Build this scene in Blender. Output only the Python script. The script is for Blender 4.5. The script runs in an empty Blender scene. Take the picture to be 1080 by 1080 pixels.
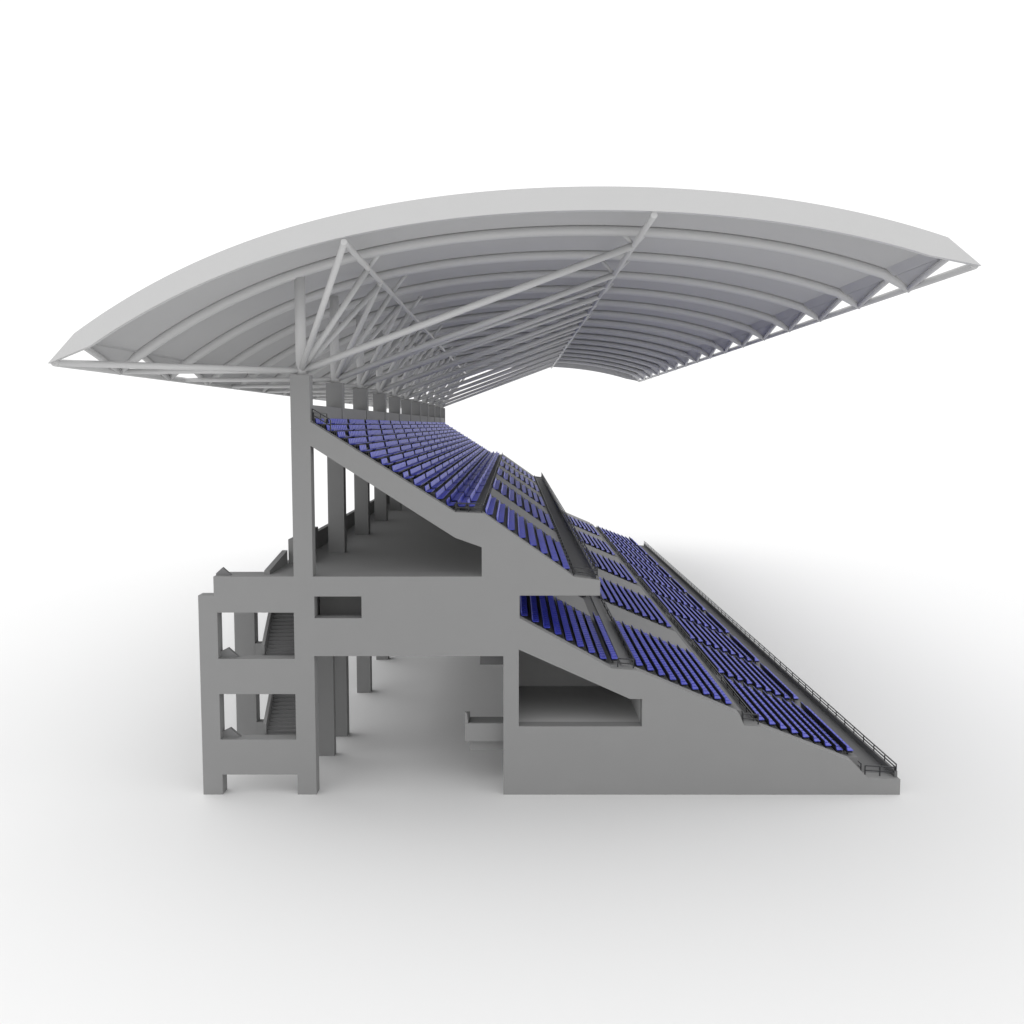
import bpy, math, random
import numpy as np
from mathutils import Vector, geometry
random.seed(4)
scene = bpy.context.scene
COL = scene.collection

# ------------------------------------------------------------ materials
def mat(name, rgb, rough=0.7, var=0.04, scale=0.6, metallic=0.0):
    m = bpy.data.materials.new(name); m.use_nodes = True
    nt = m.node_tree; b = nt.nodes["Principled BSDF"]
    b.inputs["Roughness"].default_value = rough
    b.inputs["Metallic"].default_value = metallic
    tc = nt.nodes.new("ShaderNodeTexCoord")
    n = nt.nodes.new("ShaderNodeTexNoise"); n.inputs["Scale"].default_value = scale
    n.inputs["Detail"].default_value = 6
    r = nt.nodes.new("ShaderNodeMapRange")
    r.inputs["To Min"].default_value = 1 - var; r.inputs["To Max"].default_value = 1 + var
    v = nt.nodes.new("ShaderNodeVectorMath"); v.operation = 'SCALE'
    v.inputs[0].default_value = rgb
    nt.links.new(tc.outputs["Object"], n.inputs["Vector"])
    nt.links.new(n.outputs["Fac"], r.inputs["Value"])
    nt.links.new(r.outputs["Result"], v.inputs["Scale"])
    nt.links.new(v.outputs["Vector"], b.inputs["Base Color"])
    return m
M_CON = mat("concrete", (0.268, 0.268, 0.268), 0.85, 0.03)
M_TER = mat("terrace_concrete", (0.20, 0.20, 0.202), 0.85, 0.04)
M_WALK_SHADE = mat("walkway_and_shade_concrete", (0.16, 0.16, 0.162), 0.85, 0.04)  # walkway colour, also painted shade on stair risers and hanging beam
M_ROOM = mat("lightened_room_concrete", (0.50, 0.50, 0.50), 0.85, 0.03)  # concrete lightened in colour to offset the poor light inside the openings
M_ROOF = mat("roof_sheet", (0.49, 0.49, 0.494), 0.6, 0.015)
M_STEEL = mat("white_steel", (0.56, 0.56, 0.56), 0.5, 0.015)
M_RAIL = mat("dark_rail", (0.022, 0.023, 0.026), 0.45, 0.05)
M_BLACK = mat("black_seat_frame", (0.012, 0.012, 0.016), 0.5, 0.05)
M_BLUE = mat("blue_plastic", (0.062, 0.078, 0.62), 0.42, 0.15, 0.35)
M_GROUND = mat("white_ground", (0.80, 0.80, 0.80), 0.95, 0.004, 0.05)

# ------------------------------------------------------------ helpers
def add(name, verts, faces, mats, parent=None, midx=None, smooth=False):
    me = bpy.data.meshes.new(name)
    me.from_pydata([tuple(v) for v in verts], [], faces)
    for m in (mats if isinstance(mats, list) else [mats]): me.materials.append(m)
    if midx is not None: me.polygons.foreach_set("material_index", midx)
    if smooth: me.polygons.foreach_set("use_smooth", [True]*len(me.polygons))
    me.update()
    o = bpy.data.objects.new(name, me); COL.objects.link(o)
    if parent: o.parent = parent
    return o
class MB:
    def __init__(s): s.v=[]; s.f=[]
    def box(s, x0,x1,y0,y1,z0,z1):
        b=len(s.v)
        s.v += [(x0,y0,z0),(x1,y0,z0),(x1,y1,z0),(x0,y1,z0),(x0,y0,z1),(x1,y0,z1),(x1,y1,z1),(x0,y1,z1)]
        s.f += [tuple(b+i for i in q) for q in ((0,3,2,1),(4,5,6,7),(0,1,5,4),(1,2,6,5),(2,3,7,6),(3,0,4,7))]
    def prism(s, loops, y0, y1):
        tri = geometry.tessellate_polygon([[Vector((x,z,0)) for x,z in l] for l in loops])
        flat=[p for l in loops for p in l]; n=len(flat); b=len(s.v)
        s.v += [(x,y0,z) for x,z in flat]+[(x,y1,z) for x,z in flat]
        for t in tri:
            s.f.append(tuple(b+i for i in t)); s.f.append(tuple(b+n+i for i in reversed(t)))
        k=0
        for l in loops:
            m=len(l)
            for i in range(m):
                a=b+k+i; c=b+k+(i+1)%m
                s.f.append((a,c,c+n,a+n))
            k+=m
    def prism_x(s, pts, x0, x1):
        k=len(pts); b=len(s.v)
        s.v += [(x0,a,z) for a,z in pts]+[(x1,a,z) for a,z in pts]
        for t in geometry.tessellate_polygon([[Vector((a,z,0)) for a,z in pts]]):
            s.f.append(tuple(b+q for q in t)); s.f.append(tuple(b+q+k for q in reversed(t)))
        for i in range(k): s.f.append((b+i,b+(i+1)%k,b+(i+1)%k+k,b+i+k))
    def sweep(s, pts, r, seg=10, cap=True):
        pts=[Vector(p) for p in pts]; b=len(s.v); n=len(pts)
        for i,p in enumerate(pts):
            d=(pts[min(i+1,n-1)]-pts[max(i-1,0)]).normalized()
            up=Vector((0,1,0)) if abs(d.y)<0.9 else Vector((0,0,1))
            a=d.cross(up).normalized(); c=d.cross(a)
            for j in range(seg):
                t=2*math.pi*j/seg
                s.v.append(tuple(p+a*math.cos(t)*r+c*math.sin(t)*r))
        for i in range(n-1):
            for j in range(seg):
                k=(j+1)%seg
                s.f.append((b+i*seg+j,b+i*seg+k,b+(i+1)*seg+k,b+(i+1)*seg+j))
        if cap:
            s.f.append(tuple(b+j for j in range(seg)))
            s.f.append(tuple(b+(n-1)*seg+j for j in reversed(range(seg))))
    def obj(s,name,m,parent=None,smooth=False):
        o=add(name,s.v,s.f,m,parent,smooth=smooth)
        import bmesh
        bm=bmesh.new(); bm.from_mesh(o.data)
        bmesh.ops.recalc_face_normals(bm,faces=bm.faces); bm.to_mesh(o.data); bm.free()
        return o
def tube(name,p0,p1,r,parent,m=None):
    mb=MB(); mb.sweep([p0,p1],r,12)
    o=mb.obj(name,m or M_STEEL,parent)
    for p in o.data.polygons: p.use_smooth = len(p.vertices)==4
    return o

# ------------------------------------------------------------ ground
g = add("ground",[(-3000,-400,0),(3000,-400,0),(3000,6000,0),(-3000,6000,0)],[(0,1,2,3)],M_GROUND)
g["kind"]="structure"

# ------------------------------------------------------------ root
root = bpy.data.objects.new("grandstand",None); COL.objects.link(root)
root["label"]="grey concrete grandstand with blue seats under curved white roof"
root["category"]="grandstand"

L=100.0; T=0.8
outer=[(-11.12,21.54),(-10.15,21.54),(-10.15,19.2),(-2.92,14.66),(-1.48,14.6),(3.08,11.38),(4.43,11.19),(4.43,10.41),
 (.34,10.41),(.34,9.24),(5.04,6.64),(6.35,6.54),(11.63,4.26),(11.88,3.66),(12.76,3.61),(17.5,1.76),(18.3,.91),(20,.81),(20,0),
 (-.49,0),(-.49,7.28),(-10.15,7.28),(-10.15,0),(-11.12,0),(-11.12,1.06),(-15.0,1.06),(-15.0,0),(-16,0),(-16,10.41),(-15.2,10.41),
 (-15.2,11.38),(-11.12,11.38)]
holes=[[(-10.15,18.0),(-2.92,13.36),(-1.58,12.88),(-1.58,11.38),(-10.15,11.38)],
 [(-10.1,10.36),(-7.7,10.36),(-7.7,9.24),(-10.1,9.24)],
 [(.3,7.62),(6.0,5.05),(6.63,5.05),(6.63,3.61),(.3,3.61)],
 [(-15.05,9.53),(-11.15,9.53),(-11.15,7.13),(-15.05,7.13)],
 [(-15.05,5.30),(-11.15,5.30),(-11.15,2.91),(-15.05,2.91)]]
mb=MB(); mb.prism([outer]+holes,0,T); side=mb.obj("end_wall",M_CON,root)
far=side.copy(); COL.objects.link(far); far.parent=root; far.location=(0,L-T,0)

colm=MB(); colm.box(-11.12,-10.15,-.4,.4,0,21.54)
rak=MB(); rak.prism([[(-10.14,18.35),(-2.92,13.8),(-1.6,13.7),(-1.6,12.9),(-2.92,13.3),(-10.14,17.8)]],-.3,.3)
c0=colm.obj("column",M_CON,root); r0=rak.obj("raker_beam",M_CON,root)
c0.location.y=10; r0.location.y=10
for i in range(2,10):
    for src in (c0,r0):
        o=src.copy(); COL.objects.link(o); o.parent=root; o.location.y=10*i

# ------------------------------------------------------------ terraces
secs=dict(U1=((-10.15,19.2),(-2.92,14.66),13),U2=((-1.48,14.6),(3.08,11.38),8),
 L1=((.34,9.24),(5.04,6.64),8),L2=((6.35,6.54),(11.63,4.26),9),L3=((12.76,3.61),(17.5,1.76),8))
def steps(k):
    (x0,z0),(x1,z1),n=secs[k]; t=(x1-x0)/n; r=(z0-z1)/n; out=[]
    for i in range(n):
        z=z0-(i+1)*r
        out += [(x0+i*t,z),(x0+(i+1)*t,z)]
    return out
Y0,Y1=T,L-T
up=steps("U1")[:]
up += [(-1.48,14.6-.03)]+[(x,z) for x,z in steps("U2")]+[(3.08,11.15),(4.43,11.15),(4.43,10.45),(2.2,10.45),(2.0,10.9),(-1.2,13.05),(-2.92,13.75),(-10.15,18.2)]
mb=MB(); mb.prism([up],Y0,Y1); mb.obj("upper_terrace",M_TER,root)
s1=steps("L1")
lo=[(.34,s1[0][1])]+s1[1:]+[(6.35,6.5)]+steps("L2")+[(11.9,4.2),(11.9,3.6),(12.76,3.57)]+steps("L3")+[(18.3,.85),(20,.77),(20,0.02),(17.0,.02),(6.35,5.6),(.34,7.9)]
mb=MB(); mb.prism([lo],Y0,Y1); mb.obj("lower_terrace",M_TER,root)
for (a,za,b_,zb,mm) in ((-1.9,14.6,-1.5,14.59,M_TER),(3.15,11.15,4.35,11.15,M_WALK_SHADE),(5.65,6.6,6.3,6.5,M_CON),(11.95,3.6,12.72,3.57,M_TER),(18.2,.85,19.8,.775,M_WALK_SHADE)):
    m=MB(); m.prism([[(a,za+.03),(b_,zb+.03),(b_,zb-.02),(a,za-.02)]],Y0+.02,Y1-.02); m.obj("walkway",mm,root)

mb=MB(); mb.box(-12.85,-1.3,Y0,Y1,10.9,11.35); mb.obj("concourse_floor",M_CON,root)
mb=MB(); mb.box(-10.6,-.1,Y0,Y1,7.3,7.7); mb.obj("lower_floor",M_CON,root)
mb=MB(); mb.box(-.45,.28,Y0,Y1,0,10.88); mb.obj("long_wall",M_CON,root)
mb=MB(); mb.box(-1.55,-1.25,Y0,Y1,11.36,13.2); mb.obj("concourse_wall",M_CON,root)
mb=MB(); mb.box(-10.75,-10.5,Y0,Y1,7.71,10.88); mb.obj("back_wall",M_CON,root)
mb=MB(); mb.box(-10.95,-10.2,Y0,Y1,18.3,20.05); mb.obj("rear_parapet",M_CON,root)
mb=MB(); mb.prism_x([(.9,11.36),(.9,11.55),(5.0,12.1),(5.0,11.36)],-12.84,-12.55); mb.obj("concourse_parapet",M_CON,root)
mb=MB(); mb.prism_x([(5.01,11.36),(5.01,12.7),(12,12.7),(12,12.4),(99,12.4),(99,11.36)],-12.5,-12.2); mb.obj("concourse_parapet",M_CON,root)
mb=MB(); mb.box(-12.19,-11.15,5.1,5.4,11.36,12.7); mb.obj("parapet_return",M_CON,root)
mb=MB(); mb.box(.3,12,Y0,7.9,3.2,3.6); mb.obj("store_floor",M_ROOM,root)
mb=MB(); mb.box(6.64,6.9,Y0,6,3.61,5.2); mb.obj("store_wall",M_ROOM,root)
mb=MB(); mb.prism([[(.29,3.3),(.29,7.85),(9.0,3.9),(9.0,3.3)]],8,8.3); mb.obj("added_store_wall",M_ROOM,root)  # back wall added to take away the darkness seen in the opening
mb=MB(); mb.box(-10.45,-6.0,3.2,3.45,7.71,10.88); mb.obj("added_gallery_wall",M_ROOM,root)  # wall added behind the slot so its inside looks less dark
mb=MB(); mb.box(-1.75,-.47,2.0,5,6.35,7.29); mb.obj("hanging_beam",M_WALK_SHADE,root)  # darker concrete paints in the shade under the slab

mb=MB()
mb.box(-2.52,-.47,1.2,1.4,2.45,3.4); mb.box(-2.52,-2.35,1.41,3.4,2.45,3.4); mb.box(-2.34,-.47,1.41,3.4,2.3,3.1)
mb.prism([[(-2.3,2.44),(-.47,2.44),(-.47,1.85),(-2.3,1.85)]],1.6,3.3)
mb.prism([[(-2.52,3.41),(-2.52,4.0),(-2.42,3.95),(-2.36,3.41)]],1.2,1.4)
mb.obj("balcony",M_CON,root)

def tower(y):
    s=1 if y<50 else -1
    def bx(x0,x1,a,b,z0,z1,m):
        ya,yb=sorted((y+s*a,y+s*b)); m.box(x0,x1,ya,yb,z0,z1)
    m=MB()
    bx(-15.9,-14.75,6,6.8,0,10.2,m)
    bx(-11.2,-10.3,6,6.6,0,7.28,m)
    for z0,z1 in ((1.06,2.0),(5.6,6.6),(9.3,10.2)):
        bx(-14.75,-11.2,6.01,6.59,z0,z1,m)
    m.obj("stair_tower",M_CON,root)
    m=MB(); bx(-15.2,-12.86,.81,1.8,11.0,11.36,m); m.obj("tower_deck",M_CON,root)
    for z in (2.6,6.8):
        m=MB(); bx(-15.0,-11.2,.81,1.3,z-.25,z,m); m.obj("landing",M_CON,root)
    n=18
    for zb in (2.6,6.8):
        m=MB(); pts=[]
        for i in range(n):
            a=1.3+i*3.0/n; b=1.3+(i+1)*3.0/n; z=zb+3.0*(i+1)/n
            pts += [(y+s*a,z),(y+s*b,z)]
        pts += [(y+s*4.3,zb+2.5),(y+s*1.6,zb-.25),(y+s*1.3,zb-.25)]
        m.prism_x(pts,-13.0,-11.25)
        o=m.obj("stair_flight",[M_CON,M_WALK_SHADE],root)
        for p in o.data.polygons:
            if p.normal.y*s<-.9: p.material_index=1  # risers coloured darker in place of shading the even light leaves out
        m=MB()
        m.prism_x([(y+s*1.3,zb-.2),(y+s*1.3,zb+.75),(y+s*4.3,zb+3.5),(y+s*4.3,zb+2.6)],-13.17,-13.01)
        m.obj("balustrade",M_CON,root)
    for z in (7.11,2.89,11.36):
        ya,yb=sorted((y+s*.4,y+s*.65)); w=MB()
        w.prism([[(-15.06,z),(-14.1,z),(-14.66,z+.5),(-15.06,z+.3)] if z<11 else [(-15.18,z),(-14.4,z+.02),(-14.85,z+.42),(-15.18,z+.12)]],ya,yb)
        w.obj("stair_kerb",M_TER,root)
tower(0.0); tower(100.0)

# ------------------------------------------------------------ seats
blocks={}
for k in ("U2","L1","L2"): blocks[k]=[(1.0+20*i,12.9+20*i) for i in range(5)]
blocks["L3"]=[(1.0+10*i,9.9+10*i) for i in range(10)]
PITCH=.56; S=.68
rows=[]
for k,(a,b,n) in secs.items():
    (x0,z0),(x1,z1)=a,b; t=(x1-x0)/n; r=(z0-z1)/n
    for i in range(n):
        rows.append((x0+i*t+.05,z0-(i+1)*r,k,i))
    if k in ("U2","L1","L2"):
        for (ya,yb) in blocks[k]:
            sl=MB()
            sl.prism([[(x0+.02,z0+.03),(x1-.02,z1+.05),(x1-.02,z1-.06),(x0+.02,z0-r-.1)]],yb+.7,yb+7.3)
            sl.obj("terrace_slab",M_CON,root)
rows.append((-2.85,14.62,"U1",13)); rows.append((-2.36,14.62,"U1",14)); rows.append((17.52,1.72,"L3",8)); rows.append((5.1,6.63,"L1",8))
m=MB(); m.box(17.45,18.05,Y0+.01,Y1-.01,1.0,1.72); m.obj("terrace_step",M_TER,root)
seats=[]
for x,z,k,i in rows:
    if k=="U1":
        o=0 if i%2 else -3.5
        bl=[(max(1.0,1.0+7*q+o),7.2+7*q+o) for q in range(15)]
        bl=[(a,min(b,98.9)) for a,b in bl if b-a>1 and a<97]
    else: bl=blocks[k]
    for (ya,yb) in bl:
        for j in range(int((yb-ya)/PITCH)):
            seats.append((x, ya+PITCH/2+j*PITCH, z))
cam_p=Vector((0,-50,19.05))
seats.sort(key=lambda s:(Vector(s)-cam_p).length)
def sc(l): return [[(x*S,z*S) for x,z in l]]
W=.23
p=MB(); p.prism(sc([(0.12,.40),(.56,.42),(.56,.38),(.12,.36)]),-W,W)
b=MB(); b.prism(sc([(.0,.80),(.04,.80),(.11,.42),(.07,.41)]),-W,W)
l=MB(); l.box(.05*S,.48*S,-.27,.27,.24*S,.32*S); l.prism(sc([(-.04,.78),(-.015,.78),(.05,.36),(.01,.34)]),-.26,.26); l.box(.16*S,.24*S,-.03,.03,0,.24*S)
pan0=p.obj("seat",M_BLUE,root); bk0=b.obj("backrest",M_BLUE,pan0); lg0=l.obj("seat_frame",M_BLACK,pan0)
N=100
for i,s in enumerate(seats[:N]):
    if i==0:
        pan0.location=s; continue
    o=pan0.copy(); COL.objects.link(o); o.parent=root; o.location=s
    for q in (bk0,lg0):
        c=q.copy(); COL.objects.link(c); c.parent=o
base_v=np.array(p.v+b.v+l.v); base_f=[]; off=0; mi=[]
for q,mm in ((p,0),(b,0),(l,1)):
    for f in q.f: base_f.append([off+x for x in f]); mi.append(mm)
    off+=len(q.v)
rest=np.array(seats[N:]); nv=len(base_v)
V=(base_v[None,:,:]+rest[:,None,:]).reshape(-1,3)
F=[]; MI=[]
for k in range(len(rest)):
    o=k*nv; F+= [[o+x for x in f] for f in base_f]; MI+=mi
st=add("seat_rows",V.tolist(),F,[M_BLUE,M_BLACK],root,midx=MI)
st["kind"]="stuff"

# ------------------------------------------------------------ railings
def rail(x,z,y0,y1,h=.62,step=1.6,kerb=0.0,w=.024):
    if kerb:
        k=MB(); k.box(x-.07,x+.07,y0,y1,z,z+kerb); k.obj("kerb_wall",M_WALK_SHADE,root); z+=kerb
    m=MB(); n=max(1,int(round((y1-y0)/step)))
    for i in range(n+1):
        y=y0+(y1-y0)*i/n
        m.box(x-w*.9,x+w*.9,y-w*.9,y+w*.9,z,z+h)
    for zz in (h,h*.5):
        m.box(x-w,x+w,y0,y1,z+zz-w,z+zz+w)
    m.obj("railing",M_RAIL,root)
def rail_x(x0,z0,x1,z1,y,h=.6):
    m=MB(); n=max(1,int(round((x1-x0)/.8))); w=.028
    for i in range(n+1):
        t=i/n; x=x0+(x1-x0)*t; z=z0+(z1-z0)*t
        m.box(x-w,x+w,y-w,y+w,z,z+h)
    for zz in (h,h*.5):
        m.prism([[(x0,z0+zz-w),(x1,z1+zz-w),(x1,z1+zz+w),(x0,z0+zz+w)]],y-w*.98,y+w*.98)
    m.obj("railing",M_RAIL,root)
rail(-1.55,14.5,1,99,.42); rail(4.3,11.15,.2,99.8,.5,kerb=.25); rail(3.2,11.1,1,99,.45)
rail(6.3,6.5,1,99,.4,step=2.4); rail(12.0,3.6,1,99,.5); rail(12.6,3.57,1,99,.35)
rail(19.88,.83,.3,99.8,.36,kerb=.32,w=.026); rail(18.3,.85,1,99,.45)
rail(-10.05,19.15,.45,4,.5)
rail_x(-10.1,19.25,-9.2,18.7,.4,.6)
rail_x(-2.9,14.64,-1.6,14.6,.4,.45); rail_x(3.1,11.36,4.3,11.2,.4,.45)
rail_x(5.4,6.62,6.2,6.55,.4,.45); rail_x(11.9,3.66,12.7,3.61,.4,.5); rail_x(18.3,.91,19.85,.82,.4,.5)

# ------------------------------------------------------------ roof
px=np.array([-18.74,-17.8,-13.72,-9.66,-5.64,-1.64,2.36,6.35,10.36,14.38,18.42])
pz=np.array([22.92,23.60,25.86,27.28,28.26,28.81,29.04,29.04,28.69,27.99,26.97])
cf=np.polyfit(px,pz,4)
arc=lambda x: float(np.polyval(cf,x))
XL,XR=-18.74,18.42
TL=(-19.92,21.67); TR=(19.88,25.78)
xs=[XL+(XR-XL)*i/96 for i in range(97)]
KL,KR=.1,.34
SL=(XL+(TL[0]-XL)*KL, arc(XL)+(TL[1]-arc(XL))*KL-.05)
SR=(XR+(TR[0]-XR)*KR, arc(XR)+(TR[1]-arc(XR))*KR-.05)
YA,YB=-7.0,107.0
mb=MB()
top=[SL]+[(x,arc(x)-.03) for x in xs]+[SR]
bot=[(SR[0]-.1,SR[1]-.14)]+[(x,arc(x)-.2) for x in reversed(xs)]+[(SL[0]+.1,SL[1]-.1)]
mb.prism([top+bot],YA+.3,YB-.3)
roof=mb.obj("roof",M_ROOF,root)
for p_ in roof.data.polygons: p_.use_smooth = len(p_.vertices)==4 and abs(p_.normal.y)<.1 and abs(p_.normal.z)>.76
xi=[-18.1+(17.65+18.1)*i/90 for i in range(91)]
loop=[TL]+[(x,arc(x)) for x in xs]+[TR]+[(x,arc(x)-.98) for x in reversed(xi)]
for y in (YA,YB-.3):
    m=MB(); m.prism([loop],y,y+.3); m.obj("fascia",M_STEEL,roof)
NR=16; ribY=[YA+.15+(YB-YA-.3)*i/NR for i in range(NR+1)]
m=MB()
pts=[(TL[0]+.1,0,TL[1]+.05)]+[(x,0,arc(x)-.45) for x in xs]+[(TR[0]-.1,0,TR[1]+.02)]
m.sweep(pts,.25,14)
rib0=m.obj("roof_rib",M_STEEL,roof,smooth=True); rib0.location.y=ribY[1]
for y in ribY[2:-1]:
    o=rib0.copy(); COL.objects.link(o); o.parent=roof; o.location.y=y
for (tx,tz),(sx,sz) in ((TL,SL),(TR,SR)):
    sg=1 if tx<0 else -1
    tube("eave_pipe",(tx+sg*.16,YA+.3,tz+.05),(tx+sg*.16,YB-.3,tz+.05),.17,roof)
    sz-=.06
    for i in range(NR):
        d=Vector((.0,0,-.06)); m=MB()
        A=[Vector((sx,ribY[i],sz)),Vector((sx,ribY[i+1],sz)),Vector((tx+sg*.16,ribY[i+1],tz))]
        if sg>0 and i>2: A.append(Vector((tx+sg*.16,ribY[i],tz)))
        k=len(A)
        m.v += [tuple(a) for a in A]+[tuple(a+d) for a in A]
        m.f += [tuple(range(k)),tuple(reversed(range(k,2*k)))]+[(j,(j+1)%k,(j+1)%k+k,j+k) for j in range(k)]
        m.obj("eave_panel",M_ROOF,roof)
        if sg<0 or i<3:
            tube("eave_strut",(sx+sg*.1,ribY[i]+.3,sz-.12),(tx+sg*.25,ribY[i+1],tz+.02),.14,roof)
HX,HZ=-10.63,21.75
NLX,NRX=-7.2,6.0
zl=arc(NLX)-1.15; zr=arc(NRX)-1.1
tube("roof_beam",(NLX,YA+.2,zl),(NLX,YB-.2,zl),.14,roof)
tube("roof_beam",(NRX,YA+.2,zr),(NRX,YB-.2,zr),.14,roof)
for i in range(11):
    y=min(max(10*i,.4),99.6)
    tube("roof_post",(HX,y,21.5),(HX,y,arc(HX)-.35),.27,roof)
    tube("roof_strut",(HX,y,HZ),(NRX,y,zr),.18,roof)
    tube("roof_strut",(HX,y,HZ),(TL[0]+.2,y,TL[1]+.05),.13,roof)
    tube("roof_strut",(HX,y,HZ),(NLX,y,zl),.15,roof)
    for nx,nz in ((NLX,zl),(NRX,zr)):
        for dx in (-.9,.9):
            tube("roof_strut",(nx,y,nz),(nx+dx,y,arc(nx+dx)-.15),.11,roof)
    if 0<i<10:
        tube("roof_strut",(HX,y,HZ),(NRX,y+5,zr),.12,roof)
    for dy in (-1,1):
        yy=y+dy*5
        if i==0 and dy<0: yy=YA+.3
        if i==10 and dy>0: yy=YB-.3
        tube("roof_strut",(HX,y,HZ),(NLX,yy,zl),.15,roof)
        if (i==0 and dy<0) or (i==10 and dy>0):
            tube("roof_strut",(HX,y,HZ),(TL[0]+.25,yy+dy*-.1,TL[1]+.05),.15,roof)

# ------------------------------------------------------------ light
w=bpy.data.worlds.new("World"); scene.world=w; w.use_nodes=True
bg=w.node_tree.nodes["Background"]; bg.inputs[0].default_value=(1,1,1,1); bg.inputs[1].default_value=1.12
sd=bpy.data.lights.new("soft_key","SUN"); sd.energy=0.66; sd.angle=math.radians(60)
so=bpy.data.objects.new("soft_key",sd); COL.objects.link(so)
so.rotation_euler=Vector((0.3,-0.35,-1.0)).to_track_quat('-Z','Y').to_euler()
# ------------------------------------------------------------ camera
cd=bpy.data.cameras.new("camera"); cam=bpy.data.objects.new("camera",cd); COL.objects.link(cam)
cd.lens=35.0; cd.sensor_width=36; cd.clip_end=10000
cam.location=cam_p; cam.rotation_euler=(math.radians(90-5.007),0,0.00095)
scene.camera=cam
scene.view_settings.view_transform='Standard'; scene.view_settings.look='None'; scene.view_settings.exposure=0
